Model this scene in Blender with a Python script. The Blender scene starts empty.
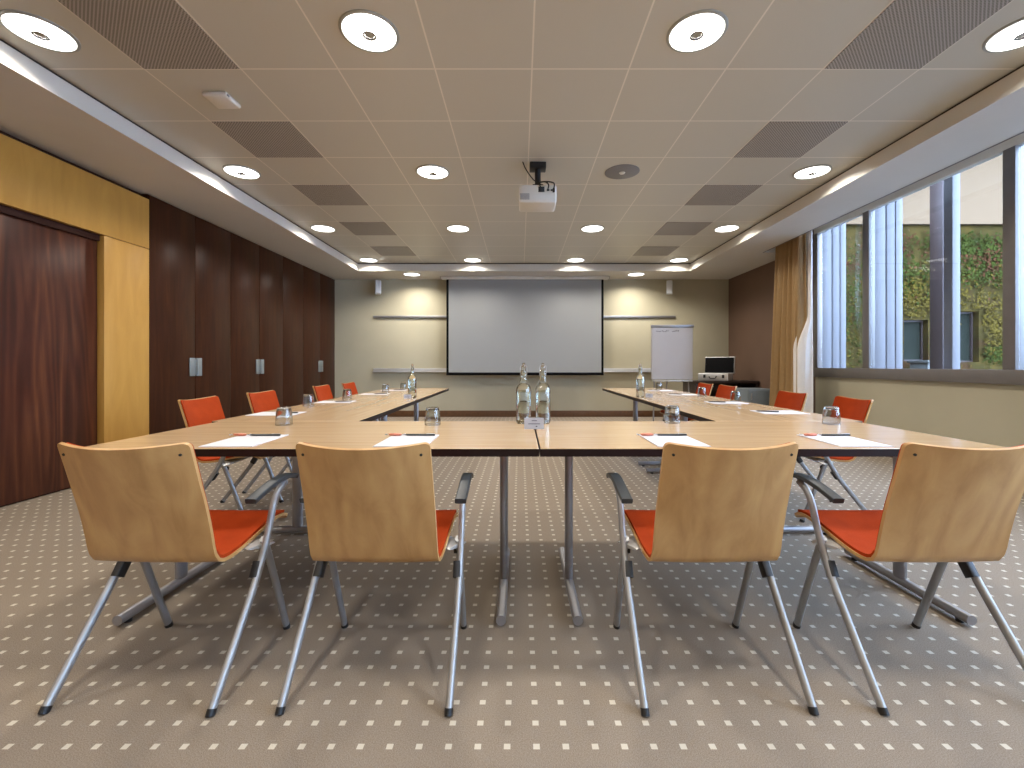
import bpy, bmesh, math, random
from mathutils import Vector, Matrix
random.seed(7)
PI = math.pi
scene = bpy.context.scene
C = scene.collection

# ------------------------------------------------------------------ camera, world, exposure
F = 447.0
cam_d = bpy.data.cameras.new('camera')
cam_d.sensor_width = 36.0
cam_d.lens = F / 1024.0 * 36.0
cam_d.shift_x = -8.0 / 1024.0
cam_d.shift_y = -19.0 / 1024.0
cam_d.clip_start = 0.02
cam = bpy.data.objects.new('camera', cam_d)
cam.location = (0, 0, 1.04)
cam.rotation_euler = (PI / 2, 0, 0)
C.objects.link(cam)
scene.camera = cam

w = bpy.data.worlds.new('sky')
w.use_nodes = True
scene.world = w
bg = w.node_tree.nodes['Background']
bg.inputs[0].default_value = (0.53, 0.70, 1.0, 1)
bg.inputs[1].default_value = 15.0

scene.view_settings.view_transform = 'Standard'
scene.view_settings.look = 'None'
scene.view_settings.gamma = 1.0
scene.view_settings.exposure = 0.25
scene.view_settings.use_curve_mapping = False
LAMP_W = 15.0           # each ceiling downlight
SPOT_W = 17.0           # the two downlights washing the back wall
LAMP_COL = (1.0, 0.93, 0.83)

# ------------------------------------------------------------------ room numbers
H = 2.76            # soffit height
HC = 2.905          # tiled ceiling height
YB = 8.98           # back wall
YR = -3.6           # wall behind the camera
XL = -3.72          # left wall face
XR = 4.19           # right wall face
TZ = 0.714          # table top

# ------------------------------------------------------------------ materials
M = {}
def nodes_of(m):
    m.use_nodes = True
    nt = m.node_tree
    return nt, nt.nodes['Principled BSDF']
def plain(name, col, rough=0.5, metal=0.0, spec=0.5, var=0.0, scale=8.0, bump=0.0, bscale=200.0, **kw):
    m = bpy.data.materials.new(name); nt, p = nodes_of(m)
    p.inputs['Base Color'].default_value = (*col, 1)
    p.inputs['Roughness'].default_value = rough
    p.inputs['Metallic'].default_value = metal
    p.inputs['Specular IOR Level'].default_value = spec
    for k, v in kw.items(): p.inputs[k.replace('_', ' ')].default_value = v
    tc = nt.nodes.new('ShaderNodeTexCoord')
    if var > 0:
        n = nt.nodes.new('ShaderNodeTexNoise'); n.inputs['Scale'].default_value = scale; n.inputs['Detail'].default_value = 4
        nt.links.new(tc.outputs['Object'], n.inputs['Vector'])
        r = nt.nodes.new('ShaderNodeValToRGB')
        r.color_ramp.elements[0].position = .3; r.color_ramp.elements[1].position = .7
        r.color_ramp.elements[0].color = (*[c * (1 - var) for c in col], 1)
        r.color_ramp.elements[1].color = (*[min(1, c * (1 + var)) for c in col], 1)
        nt.links.new(n.outputs['Fac'], r.inputs['Fac']); nt.links.new(r.outputs['Color'], p.inputs['Base Color'])
    if bump > 0:
        n2 = nt.nodes.new('ShaderNodeTexNoise'); n2.inputs['Scale'].default_value = bscale
        nt.links.new(tc.outputs['Object'], n2.inputs['Vector'])
        b = nt.nodes.new('ShaderNodeBump'); b.inputs['Strength'].default_value = bump; b.inputs['Distance'].default_value = 0.002
        nt.links.new(n2.outputs['Fac'], b.inputs['Height']); nt.links.new(b.outputs['Normal'], p.inputs['Normal'])
    M[name] = m
    return m
def wood(name, stops, scale, rough=0.35, rings=0.0, ringscale=3.0, coat=0.0, spec=0.5):
    m = bpy.data.materials.new(name); nt, p = nodes_of(m)
    p.inputs['Roughness'].default_value = rough; p.inputs['Coat Weight'].default_value = coat
    p.inputs['Coat Roughness'].default_value = .12; p.inputs['Specular IOR Level'].default_value = spec
    tc = nt.nodes.new('ShaderNodeTexCoord'); oi = nt.nodes.new('ShaderNodeObjectInfo')
    mul = nt.nodes.new('ShaderNodeMath'); mul.operation = 'MULTIPLY'; mul.inputs[1].default_value = 37.0
    nt.links.new(oi.outputs['Random'], mul.inputs[0])
    add = nt.nodes.new('ShaderNodeVectorMath'); add.operation = 'ADD'
    mp = nt.nodes.new('ShaderNodeMapping'); mp.inputs['Scale'].default_value = scale
    nt.links.new(tc.outputs['Object'], mp.inputs['Vector'])
    nt.links.new(mp.outputs['Vector'], add.inputs[0]); nt.links.new(mul.outputs[0], add.inputs[1])
    n = nt.nodes.new('ShaderNodeTexNoise'); n.inputs['Scale'].default_value = 1.0
    n.inputs['Detail'].default_value = 7; n.inputs['Roughness'].default_value = .6; n.inputs['Distortion'].default_value = .6
    nt.links.new(add.outputs[0], n.inputs['Vector'])
    fac = n.outputs['Fac']
    if rings > 0:
        mp2 = nt.nodes.new('ShaderNodeMapping'); mp2.inputs['Scale'].default_value = [s * ringscale / max(scale) for s in scale]
        nt.links.new(tc.outputs['Object'], mp2.inputs['Vector'])
        a2 = nt.nodes.new('ShaderNodeVectorMath'); a2.operation = 'ADD'
        nt.links.new(mp2.outputs['Vector'], a2.inputs[0]); nt.links.new(mul.outputs[0], a2.inputs[1])
        n3 = nt.nodes.new('ShaderNodeTexNoise'); n3.inputs['Scale'].default_value = 1.0; n3.inputs['Detail'].default_value = 1.5
        nt.links.new(a2.outputs[0], n3.inputs['Vector'])
        k = nt.nodes.new('ShaderNodeMath'); k.operation = 'MULTIPLY'; k.inputs[1].default_value = 60
        nt.links.new(n3.outputs['Fac'], k.inputs[0])
        s = nt.nodes.new('ShaderNodeMath'); s.operation = 'SINE'; nt.links.new(k.outputs[0], s.inputs[0])
        k2 = nt.nodes.new('ShaderNodeMath'); k2.operation = 'MULTIPLY_ADD'; k2.inputs[1].default_value = rings
        nt.links.new(s.outputs[0], k2.inputs[0]); nt.links.new(fac, k2.inputs[2])
        fac = k2.outputs[0]
    r = nt.nodes.new('ShaderNodeValToRGB')
    el = r.color_ramp.elements
    el[0].position, el[0].color = stops[0][0], (*stops[0][1], 1)
    el[1].position, el[1].color = stops[-1][0], (*stops[-1][1], 1)
    for pos, c in stops[1:-1]:
        e = el.new(pos); e.color = (*c, 1)
    nt.links.new(fac, r.inputs['Fac']); nt.links.new(r.outputs['Color'], p.inputs['Base Color'])
    M[name] = m
    return m
def mathn(nt, op, a, b=None, c=None):
    n = nt.nodes.new('ShaderNodeMath'); n.operation = op
    for i, v in enumerate((a, b, c)):
        if v is None: continue
        if isinstance(v, (int, float)): n.inputs[i].default_value = v
        else: nt.links.new(v, n.inputs[i])
    return n.outputs[0]

plain('white_paint', (.60, .57, .52), .55, var=.03, scale=3)
plain('soffit_paint', (.64, .61, .56), .5, var=.03, scale=2)
plain('cream_wall', (.455, .42, .305), .7, var=.05, scale=1.5, bump=.15, bscale=300)
plain('brown_wall', (.14, .082, .055), .7, var=.06, scale=2, bump=.15, bscale=300)
plain('dark_gap', (.02, .012, .01), .7, var=.1)
plain('dark_brown', (.035, .012, .008), .6, spec=.15, var=.1)
plain('chrome', (.62, .62, .63), .28, metal=1.0, var=.02)
plain('silver_paint', (.36, .365, .37), .45, metal=.6, var=.03)
plain('leg_grey', (.36, .36, .38), .4, metal=.7, var=.03)
plain('black_plastic', (.012, .013, .015), .45, var=.1)
plain('arm_plastic', (.03, .036, .042), .38, var=.1)
plain('edge_dark', (.014, .006, .005), .5, spec=.25, var=.15)
plain('paper', (.60, .595, .63), .7, var=.01)
plain('screen_white', (.32, .33, .33), .8, var=.01, scale=2)
plain('screen_black', (.006, .006, .007), .9, spec=.1, var=.05)
plain('alu', (.62, .62, .62), .4, metal=.6, var=.03)
plain('plastic_white', (.72, .70, .64), .45, var=.02)
plain('speaker_white', (.70, .74, .80), .5, var=.02)
plain('red_fabric', (.37, .042, .005), .85, spec=.15, var=.08, scale=14, bump=.5, bscale=500)
plain('base_wood', (.11, .05, .02), .5, var=.15, scale=20)
plain('frame_grey', (.19, .175, .17), .42, metal=.3, var=.05)
plain('fin_blue', (.175, .165, .175), .5, var=.02)
plain('curtain_gold', (.33, .205, .085), .55, var=.05, scale=20, bump=.2, bscale=400)
plain('curtain_lining', (.80, .77, .74), .6, var=.03)
plain('dark_desk', (.035, .024, .020), .4, var=.12)
plain('grey_blue', (.17, .20, .22), .5, var=.05)
plain('pen_black', (.03, .035, .04), .35, var=.1)
plain('sweet_orange', (.55, .17, .10), .3, var=.25, scale=90)
plain('ink', (.03, .03, .06), .7, var=.1)
plain('blind_cream', (.185, .112, .055), .8, var=.02, scale=2)
plain('column_brown', (.055, .035, .032), .5, var=.1)
plain('concrete', (.13, .13, .12), .8, var=.1, scale=3)
plain('leaf_green', (.034, .042, .006), .8, spec=.08, var=.45, scale=3)
plain('leaf_olive', (.082, .056, .008), .8, spec=.08, var=.35, scale=3)
plain('leaf_red', (.075, .028, .012), .8, spec=.08, var=.35, scale=3)
plain('dark_glass', (.018, .022, .016), .7, spec=.08, var=.3, scale=2)
plain('handle_steel', (.30, .33, .33), .5, metal=.5, var=.05)
plain('trim_metal', (.40, .42, .40), .45, metal=.3, var=.05)
plain('lens_grey', (.20, .20, .21), .4, var=.05)

wood('maple_ply', [(.25, (.42, .225, .075)), (.5, (.52, .295, .11)), (.75, (.59, .355, .14))], (14, 14, 2.2), .38, rings=.10, ringscale=3.2, coat=.15)
wood('ply_edge', [(.3, (.50, .32, .15)), (.7, (.62, .44, .24))], (5, 5, 120), .5)
wood('table_veneer', [(.25, (.47, .31, .165)), (.5, (.53, .36, .20)), (.75, (.58, .41, .235))], (1.6, 26, 26), .24, rings=.04, ringscale=7, coat=.25)
wood('yellow_panel', [(.25, (.43, .212, .040)), (.5, (.485, .248, .049)), (.75, (.54, .285, .062))], (9, 9, 1.6), .4, rings=.03, ringscale=3)
wood('mahogany_door', [(.2, (.030, .008, .005)), (.42, (.055, .014, .008)), (.6, (.085, .025, .012)), (.8, (.15, .050, .020))], (1, 9, .8), .33, rings=.10, ringscale=4.0, spec=.35)
wood('wardrobe_dark', [(.2, (.026, .009, .004)), (.5, (.044, .014, .006)), (.8, (.064, .022, .008))], (1, 14, 1.4), .34, rings=.05, ringscale=4, spec=.14)

def glass_mat(name, col=(1, 1, 1), ior=1.45):
    m = bpy.data.materials.new(name); m.use_nodes = True; nt = m.node_tree
    nt.nodes.remove(nt.nodes['Principled BSDF']); out = nt.nodes['Material Output']
    g = nt.nodes.new('ShaderNodeBsdfGlass'); g.inputs['Color'].default_value = (*col, 1); g.inputs['IOR'].default_value = ior
    g.inputs['Roughness'].default_value = 0.0
    t = nt.nodes.new('ShaderNodeTexNoise'); t.inputs['Scale'].default_value = 30
    b = nt.nodes.new('ShaderNodeBump'); b.inputs['Strength'].default_value = .03; b.inputs['Distance'].default_value = .002
    nt.links.new(t.outputs['Fac'], b.inputs['Height']); nt.links.new(b.outputs['Normal'], g.inputs['Normal'])
    nt.links.new(g.outputs[0], out.inputs[0]); M[name] = m
glass_mat('bottle_glass', (.97, .98, .965)); glass_mat('tumbler_glass', (.90, .91, .91)); glass_mat('water', (.98, 1, .99), 1.33)
m = bpy.data.materials.new('pane_glass'); m.use_nodes = True; nt = m.node_tree; nt.nodes.remove(nt.nodes['Principled BSDF'])
tr = nt.nodes.new('ShaderNodeBsdfTransparent'); tr.inputs[0].default_value = (.90, .93, .95, 1)
gl = nt.nodes.new('ShaderNodeBsdfGlossy'); gl.inputs['Roughness'].default_value = .02
lw = nt.nodes.new('ShaderNodeLayerWeight'); lw.inputs['Blend'].default_value = .5
pw = nt.nodes.new('ShaderNodeMath'); pw.operation = 'POWER'; pw.inputs[1].default_value = 5.0; nt.links.new(lw.outputs['Facing'], pw.inputs[0])
fr = nt.nodes.new('ShaderNodeMath'); fr.operation = 'MULTIPLY_ADD'; fr.inputs[1].default_value = .6; fr.inputs[2].default_value = .03; nt.links.new(pw.outputs[0], fr.inputs[0])
mx = nt.nodes.new('ShaderNodeMixShader')
nt.links.new(fr.outputs[0], mx.inputs[0]); nt.links.new(tr.outputs[0], mx.inputs[1]); nt.links.new(gl.outputs[0], mx.inputs[2])
nt.links.new(mx.outputs[0], nt.nodes['Material Output'].inputs[0]); M['pane_glass'] = m

m = bpy.data.materials.new('lamp_glow'); nt, p = nodes_of(m)
p.inputs['Base Color'].default_value = (.9, .9, .9, 1); p.inputs['Emission Color'].default_value = (1, .98, .94, 1); p.inputs['Emission Strength'].default_value = 3.0
M['lamp_glow'] = m

# carpet: beige pile with a square grid of pale dots
m = plain('carpet', (.20, .17, .14), .95, spec=.1); nt = m.node_tree; p = nt.nodes['Principled BSDF']
tc = nt.nodes.new('ShaderNodeTexCoord'); sp = nt.nodes.new('ShaderNodeSeparateXYZ'); nt.links.new(tc.outputs['Object'], sp.inputs[0])
def dot_axis(o, off):
    t = mathn(nt, 'ADD', o, off); t = mathn(nt, 'DIVIDE', t, .08); t = mathn(nt, 'ADD', t, 100.5)
    t = mathn(nt, 'FRACT', t); t = mathn(nt, 'SUBTRACT', t, .5); t = mathn(nt, 'ABSOLUTE', t)
    return mathn(nt, 'LESS_THAN', t, .112)
dm = mathn(nt, 'MULTIPLY', dot_axis(sp.outputs[0], .435), dot_axis(sp.outputs[1], -1.2985))
n = nt.nodes.new('ShaderNodeTexNoise'); n.inputs['Scale'].default_value = 330; n.inputs['Detail'].default_value = 2
nt.links.new(tc.outputs['Object'], n.inputs['Vector'])
r = nt.nodes.new('ShaderNodeValToRGB'); r.color_ramp.elements[0].position = .3; r.color_ramp.elements[1].position = .7
r.color_ramp.elements[0].color = (.190, .155, .118, 1); r.color_ramp.elements[1].color = (.32, .265, .21, 1)
nt.links.new(n.outputs['Fac'], r.inputs['Fac'])
mix = nt.nodes.new('ShaderNodeMix'); mix.data_type = 'RGBA'
nt.links.new(dm, mix.inputs[0]); nt.links.new(r.outputs[0], mix.inputs[6]); mix.inputs[7].default_value = (.56, .51, .42, 1)
nt.links.new(mix.outputs[2], p.inputs['Base Color'])
b = nt.nodes.new('ShaderNodeBump'); b.inputs['Strength'].default_value = .5; b.inputs['Distance'].default_value = .003
nt.links.new(n.outputs['Fac'], b.inputs['Height']); nt.links.new(b.outputs['Normal'], p.inputs['Normal'])

# ceiling tiles: grid of pale joints
TX0, TXS, TY0, TYS = .0756, .611, 2.816, .6005
m = plain('ceiling_tile', (.50, .455, .41), .42); nt = m.node_tree; p = nt.nodes['Principled BSDF']
tc = nt.nodes.new('ShaderNodeTexCoord'); sp = nt.nodes.new('ShaderNodeSeparateXYZ'); nt.links.new(tc.outputs['Object'], sp.inputs[0])
def joint(o, off, step, wd):
    t = mathn(nt, 'SUBTRACT', o, off); t = mathn(nt, 'DIVIDE', t, step); t = mathn(nt, 'ADD', t, 100.5)
    t = mathn(nt, 'FRACT', t); t = mathn(nt, 'SUBTRACT', t, .5); t = mathn(nt, 'ABSOLUTE', t)
    return mathn(nt, 'LESS_THAN', t, wd / step)
jm = mathn(nt, 'MAXIMUM', joint(sp.outputs[0], TX0, TXS, .005), joint(sp.outputs[1], TY0, TYS, .006))
mix = nt.nodes.new('ShaderNodeMix'); mix.data_type = 'RGBA'; nt.links.new(jm, mix.inputs[0])
mix.inputs[6].default_value = (.58, .56, .485, 1); mix.inputs[7].default_value = (.80, .75, .66, 1)
nt.links.new(mix.outputs[2], p.inputs['Base Color'])

# perforated metal: staggered holes
m = plain('perforated_metal', (.3, .26, .22), .5); nt = m.node_tree; p = nt.nodes['Principled BSDF']
tc = nt.nodes.new('ShaderNodeTexCoord'); sp = nt.nodes.new('ShaderNodeSeparateXYZ'); nt.links.new(tc.outputs['Object'], sp.inputs[0])
def holes(dx, dy):
    def ax(o, d):
        t = mathn(nt, 'DIVIDE', o, .021); t = mathn(nt, 'ADD', t, 100 + d); t = mathn(nt, 'FRACT', t); t = mathn(nt, 'SUBTRACT', t, .5)
        return mathn(nt, 'MULTIPLY', t, t)
    return mathn(nt, 'LESS_THAN', mathn(nt, 'ADD', ax(sp.outputs[0], dx), ax(sp.outputs[1], dy)), .062)
hm = mathn(nt, 'MAXIMUM', holes(0, 0), holes(.5, .5))
mix = nt.nodes.new('ShaderNodeMix'); mix.data_type = 'RGBA'; nt.links.new(hm, mix.inputs[0])
mix.inputs[6].default_value = (.42, .39, .35, 1); mix.inputs[7].default_value = (.14, .125, .11, 1)
nt.links.new(mix.outputs[2], p.inputs['Base Color'])

# overgrown brick wall of the wing across the courtyard
m = plain('mossy_brick', (.3, .3, .1), .95, spec=.05); nt = m.node_tree; p = nt.nodes['Principled BSDF']
tc = nt.nodes.new('ShaderNodeTexCoord'); mp = nt.nodes.new('ShaderNodeMapping')
mp.inputs['Rotation'].default_value = (PI / 2, 0, 0); nt.links.new(tc.outputs['Object'], mp.inputs[0])
bk = nt.nodes.new('ShaderNodeTexBrick'); bk.inputs['Scale'].default_value = 5
bk.inputs['Color1'].default_value = (.075, .032, .014, 1); bk.inputs['Color2'].default_value = (.11, .05, .02, 1); bk.inputs['Mortar'].default_value = (.07, .055, .04, 1)
nt.links.new(mp.outputs[0], bk.inputs['Vector'])
n = nt.nodes.new('ShaderNodeTexNoise'); n.inputs['Scale'].default_value = 1.3; n.inputs['Detail'].default_value = 8; n.inputs['Roughness'].default_value = .65
nt.links.new(tc.outputs['Object'], n.inputs['Vector'])
r = nt.nodes.new('ShaderNodeValToRGB'); e = r.color_ramp.elements
e[0].position = .38; e[0].color = (.05, .024, .010, 1); e[1].position = .7; e[1].color = (.14, .095, .014, 1)
x = e.new(.5); x.color = (.036, .036, .007, 1); x = e.new(.6); x.color = (.085, .060, .012, 1)
nt.links.new(n.outputs['Fac'], r.inputs['Fac'])
mix = nt.nodes.new('ShaderNodeMix'); mix.data_type = 'RGBA'; mix.inputs[0].default_value = .72
nt.links.new(bk.outputs[0], mix.inputs[6]); nt.links.new(r.outputs[0], mix.inputs[7]); nt.links.new(mix.outputs[2], p.inputs['Base Color'])

# ------------------------------------------------------------------ mesh helpers
def nb(): return bmesh.new()
def box(bm, lo, hi, bev=0.0, seg=2):
    vs = [bm.verts.new((x, y, z)) for z in (lo[2], hi[2]) for y in (lo[1], hi[1]) for x in (lo[0], hi[0])]
    fs = [bm.faces.new([vs[i] for i in f]) for f in ((0, 2, 3, 1), (4, 5, 7, 6), (0, 1, 5, 4), (2, 6, 7, 3), (0, 4, 6, 2), (1, 3, 7, 5))]
    if bev > 0:
        es = list({e for f in fs for e in f.edges})
        bmesh.ops.bevel(bm, geom=es, offset=bev, segments=seg, affect='EDGES', profile=.5)
    return bm
def catmull(pts, n=6):
    pts = [Vector(p) for p in pts]; out = []
    for i in range(len(pts) - 1):
        p0 = pts[i - 1] if i else pts[0] * 2 - pts[1]
        p1, p2 = pts[i], pts[i + 1]
        p3 = pts[i + 2] if i + 2 < len(pts) else p2 * 2 - p1
        for k in range(n):
            t = k / n
            out.append(.5 * ((2 * p1) + (p2 - p0) * t + (2 * p0 - 5 * p1 + 4 * p2 - p3) * t * t + (3 * p1 - p0 - 3 * p2 + p3) * t ** 3))
    out.append(pts[-1]); return out
def tube(bm, path, rx, ry=None, side=None, n=12, square=False, caps=True):
    """sweep an oval (or rounded rectangle) along path; side = fixed side direction"""
    ry = rx if ry is None else ry
    path = [Vector(p) for p in path]; rings = []
    prev = None
    for i, p in enumerate(path):
        t = (path[min(i + 1, len(path) - 1)] - path[max(i - 1, 0)]).normalized()
        if side is not None: s = Vector(side)
        elif prev is None: s = Vector((1, 0, 0)) if abs(t.x) < .9 else Vector((0, 1, 0))
        else: s = prev
        s = (s - t * s.dot(t)).normalized(); prev = s; u = t.cross(s)
        ring = []
        for k in range(n):
            a = 2 * PI * k / n; ca, sa = math.cos(a), math.sin(a)
            if square:
                q = .28; ca = math.copysign(abs(ca) ** q, ca); sa = math.copysign(abs(sa) ** q, sa)
            ring.append(bm.verts.new(p + s * ca * rx + u * sa * ry))
        rings.append(ring)
    for a, b_ in zip(rings, rings[1:]):
        for k in range(n): bm.faces.new((a[k], a[(k + 1) % n], b_[(k + 1) % n], b_[k]))
    if caps: bm.faces.new(rings[0][::-1]); bm.faces.new(rings[-1])
    return bm
def lathe(bm, prof, n=28, c=(0, 0, 0), closed=False):
    rings = []
    for r, z in prof:
        if r < 1e-6: rings.append([bm.verts.new((c[0], c[1], c[2] + z))])
        else: rings.append([bm.verts.new((c[0] + r * math.cos(2 * PI * k / n), c[1] + r * math.sin(2 * PI * k / n), c[2] + z)) for k in range(n)])
    prs = list(zip(rings, rings[1:]))
    if closed: prs.append((rings[-1], rings[0]))
    for a, b_ in prs:
        for k in range(n):
            k2 = (k + 1) % n
            if len(a) == 1 and len(b_) == 1: continue
            if len(a) == 1: bm.faces.new((a[0], b_[k2], b_[k]))
            elif len(b_) == 1: bm.faces.new((a[k], a[k2], b_[0]))
            else: bm.faces.new((a[k], a[k2], b_[k2], b_[k]))
    return bm
def rot_bm(bm, mat): bmesh.ops.transform(bm, matrix=mat, verts=bm.verts); return bm
def obj(name, bm, mat, parent=None, loc=None, rot=None, smooth=True):
    bmesh.ops.recalc_face_normals(bm, faces=bm.faces)
    me = bpy.data.meshes.new(name); bm.to_mesh(me); bm.free()
    mats = mat if isinstance(mat, (list, tuple)) else [mat]
    for k in mats: me.materials.append(M[k])
    if smooth:
        me.polygons.foreach_set('use_smooth', [True] * len(me.polygons)); me.set_sharp_from_angle(angle=math.radians(38))
    o = bpy.data.objects.new(name, me); C.objects.link(o)
    if parent: o.parent = parent
    if loc is not None: o.location = loc
    if rot is not None: o.rotation_euler = rot
    return o
def tag(o, label, cat, group=None, kind=None):
    o['label'] = label; o['category'] = cat
    if group: o['group'] = group
    elif 'group' in o.keys(): del o['group']
    if kind: o['kind'] = kind
    return o
def thing(name, label, cat, loc=(0, 0, 0), rz=0, group=None):
    o = bpy.data.objects.new(name, None); C.objects.link(o); o.empty_display_size = .1
    o.location = loc; o.rotation_euler = (0, 0, rz); return tag(o, label, cat, group)
def struct(name, bm, mat, parent=None, **k):
    o = obj(name, bm, mat, parent, **k)
    if parent is None: o['kind'] = 'structure'
    return o
def dup(root, loc, rz=0, label=None, group=None):
    def cp(o, par):
        c = o.copy(); C.objects.link(c); c.parent = par
        for ch in list(o.children): cp(ch, c)
        return c
    r = cp(root, None); r.location = loc; r.rotation_euler = (0, 0, rz)
    if label: r['label'] = label
    if group: r['group'] = group
    return r

# ------------------------------------------------------------------ room shell
bm = nb(); box(bm, (-4.6, YR - .1, -.1), (XR + .15, YB + .1, 0)); struct('floor', bm, 'carpet')
RX0, RX1, RY0, RY1 = -2.955, 3.11, -2.8, 8.17       # recess of the tiled ceiling
bm = nb(); box(bm, (RX0 - .12, RY0 - .12, HC), (RX1 + .12, RY1 + .12, HC + .05)); struct('ceiling', bm, 'ceiling_tile')
XP = 3.71                                           # soffit edge at the curtain pocket
bm = nb()
box(bm, (-4.6, YR - .1, H), (RX0, YB + .1, H + .125)); box(bm, (RX1, YR - .1, H), (XP, YB + .1, H + .125)); box(bm, (XP, 6.85, H), (XR + .15, YB + .1, H + .125))
box(bm, (RX0, YR - .1, H), (RX1, RY0, H + .125)); box(bm, (RX0, RY1, H), (RX1, YB + .1, H + .125))
struct('ceiling', bm, 'soffit_paint')
bm = nb()                                           # dark shadow gap between soffit side and tiles
box(bm, (RX0 - .1, RY0 - .1, H + .1255), (RX0 - .012, RY1 + .1, HC - .001)); box(bm, (RX1 + .012, RY0 - .1, H + .1255), (RX1 + .1, RY1 + .1, HC - .001))
box(bm, (RX0 - .012, RY1 + .012, H + .1255), (RX1 + .012, RY1 + .1, HC - .001)); box(bm, (RX0 - .012, RY0 - .1, H + .1255), (RX1 + .012, RY0 - .012, HC - .001))
struct('trim_1', bm, 'dark_gap')
bm = nb(); box(bm, (XP - .03, YR - .1, 3.0), (XR + .15, YB + .1, 3.06)); box(bm, (XP - .03, YR - .1, H + .126), (XP - .005, YB + .1, 3.0))
struct('ceiling', bm, 'soffit_paint')
bm = nb(); box(bm, (XP + .0005, YR, H - .003), (XP + .014, 6.84, H + .05)); struct('trim_8', bm, 'frame_grey')
# back wall and rear wall
bm = nb(); box(bm, (-4.6, YB, 0), (XR + .15, YB + .1, 3.0)); struct('wall_back', bm, 'cream_wall')
bm = nb(); box(bm, (-4.6, YR - .1, 0), (XR + .15, YR, 3.0)); struct('wall_rear', bm, 'cream_wall')
bm = nb(); box(bm, (XL, YB - .016, 0), (XR, YB - .001, .125), .003); struct('baseboard_back', bm, 'base_wood')
# left wall
bm = nb(); box(bm, (-4.6, YR, 0), (-4.4, YB, 3.0)); box(bm, (-4.4, YR, 0), (XL - .09, 4.485, H)); struct('wall_left', bm, 'dark_brown')
bm = nb(); box(bm, (XL - .089, .6, 2.205), (XL, 4.485, 2.70), .002); struct('trim_2', bm, 'yellow_panel')
bm = nb(); box(bm, (XL - .089, 4.0, 0), (XL, 4.485, 2.199), .002); struct('trim_3', bm, 'yellow_panel')
bm = nb(); box(bm, (XL - .089, .6, 0), (XL, 1.1, 2.199), .002); struct('trim_4', bm, 'yellow_panel')
bm = nb(); box(bm, (XL - .088, 1.105, .012), (XL - .058, 3.995, 2.145), .002); struct('door_1', bm, 'mahogany_door')
bm = nb(); box(bm, (XL - .088, 1.105, 2.147), (XL - .035, 3.995, 2.203), .002); struct('trim_5', bm, 'dark_brown')
bm = nb(); box(bm, (XL - .089, YR, 0), (XL, .597, 2.70), .002); struct('trim_6', bm, 'yellow_panel')
# right wall
WY0, WY1, WZ0, WZ1 = -2.5, 6.30, .875, 2.99
bm = nb(); box(bm, (XR, YR, 0), (XR + .15, WY1 + .04, WZ0)); box(bm, (XR, YR, WZ0), (XR + .15, WY0, 3.0)); struct('wall_right', bm, 'cream_wall')
bm = nb(); box(bm, (XR, WY1 + .04, 0), (XR + .15, YB, 3.0)); struct('wall_right', bm, 'brown_wall')
bm = nb(); box(bm, (XR - .014, YR, 0), (XR - .001, YB - .02, .125), .003); struct('baseboard_right', bm, 'base_wood')

# ------------------------------------------------------------------ window
wf = nb()
X0, X1 = XR - .035, XR + .04
box(wf, (X0, WY0, WZ0), (X1, WY1 + .03, 1.0), .004)                    # sill frame
box(wf, (X0, WY1 - .05, 1.0), (X1, WY1 + .03, 2.885), .003)
box(wf, (X0, WY0, 1.0), (X1, WY0 + .08, 2.885), .003)
win = struct('window_1', wf, 'frame_grey')
b_ = nb(); box(b_, (X0 + .005, WY0, 2.885), (X1, WY1 + .03, WZ1 + .008), .003); obj('head_frame', b_, 'soffit_paint', win)
for y in (-.91, .66, 2.23, 3.80, 5.375):
    b_ = nb(); box(b_, (X0, y - .05, 1.0005), (X1, y + .05, 2.8845), .003); obj('mullion', b_, 'frame_grey', win)
ys = [WY0 + .08, -.91, .66, 2.23, 3.80, 5.375, WY1 - .05]
for a, c in zip(ys, ys[1:]):
    b_ = nb(); box(b_, (XR - .006, a + .052, 1.001), (XR - .001, c - .052, 2.884)); obj('pane', b_, 'pane_glass', win)
for y in (-.91, .66, 2.23, 3.80, 5.375, WY1):                                 # deep outer fins behind each mullion
    b_ = nb()
    box(b_, (X1 + .001, y - .040, .9), (X1 + .13, y + .030, 3.6), .003)
    box(b_, (X1 + .131, y - .030, .9), (X1 + .145, y + .024, 3.6))
    box(b_, (X1 + .146, y - .040, .9), (X1 + .25, y + .030, 3.6), .003)
    box(b_, (X1 + .251, y - .048, .9), (X1 + .33, y + .036, 3.6), .003)
    obj('fin', b_, 'fin_blue', win)
for y in (-.1, 1.47, 3.05, 4.68):
    b_ = nb(); box(b_, (X1 + .25, y - .05, .9), (X1 + .33, y + .05, 3.6), .003); obj('outer_post', b_, 'fin_blue', win)
b_ = nb(); box(b_, (X1 + .001, WY0, .84), (X1 + .34, WY1 + .1, .899), .003); obj('outer_sill', b_, 'fin_blue', win)
bm = nb(); box(bm, (XR + .151, YR, 3.605), (XR + .6, YB, 3.8)); box(bm, (XR + .02, YR, 3.065), (XR + .15, YB, 3.8)); struct('trim_7', bm, 'concrete')

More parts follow.
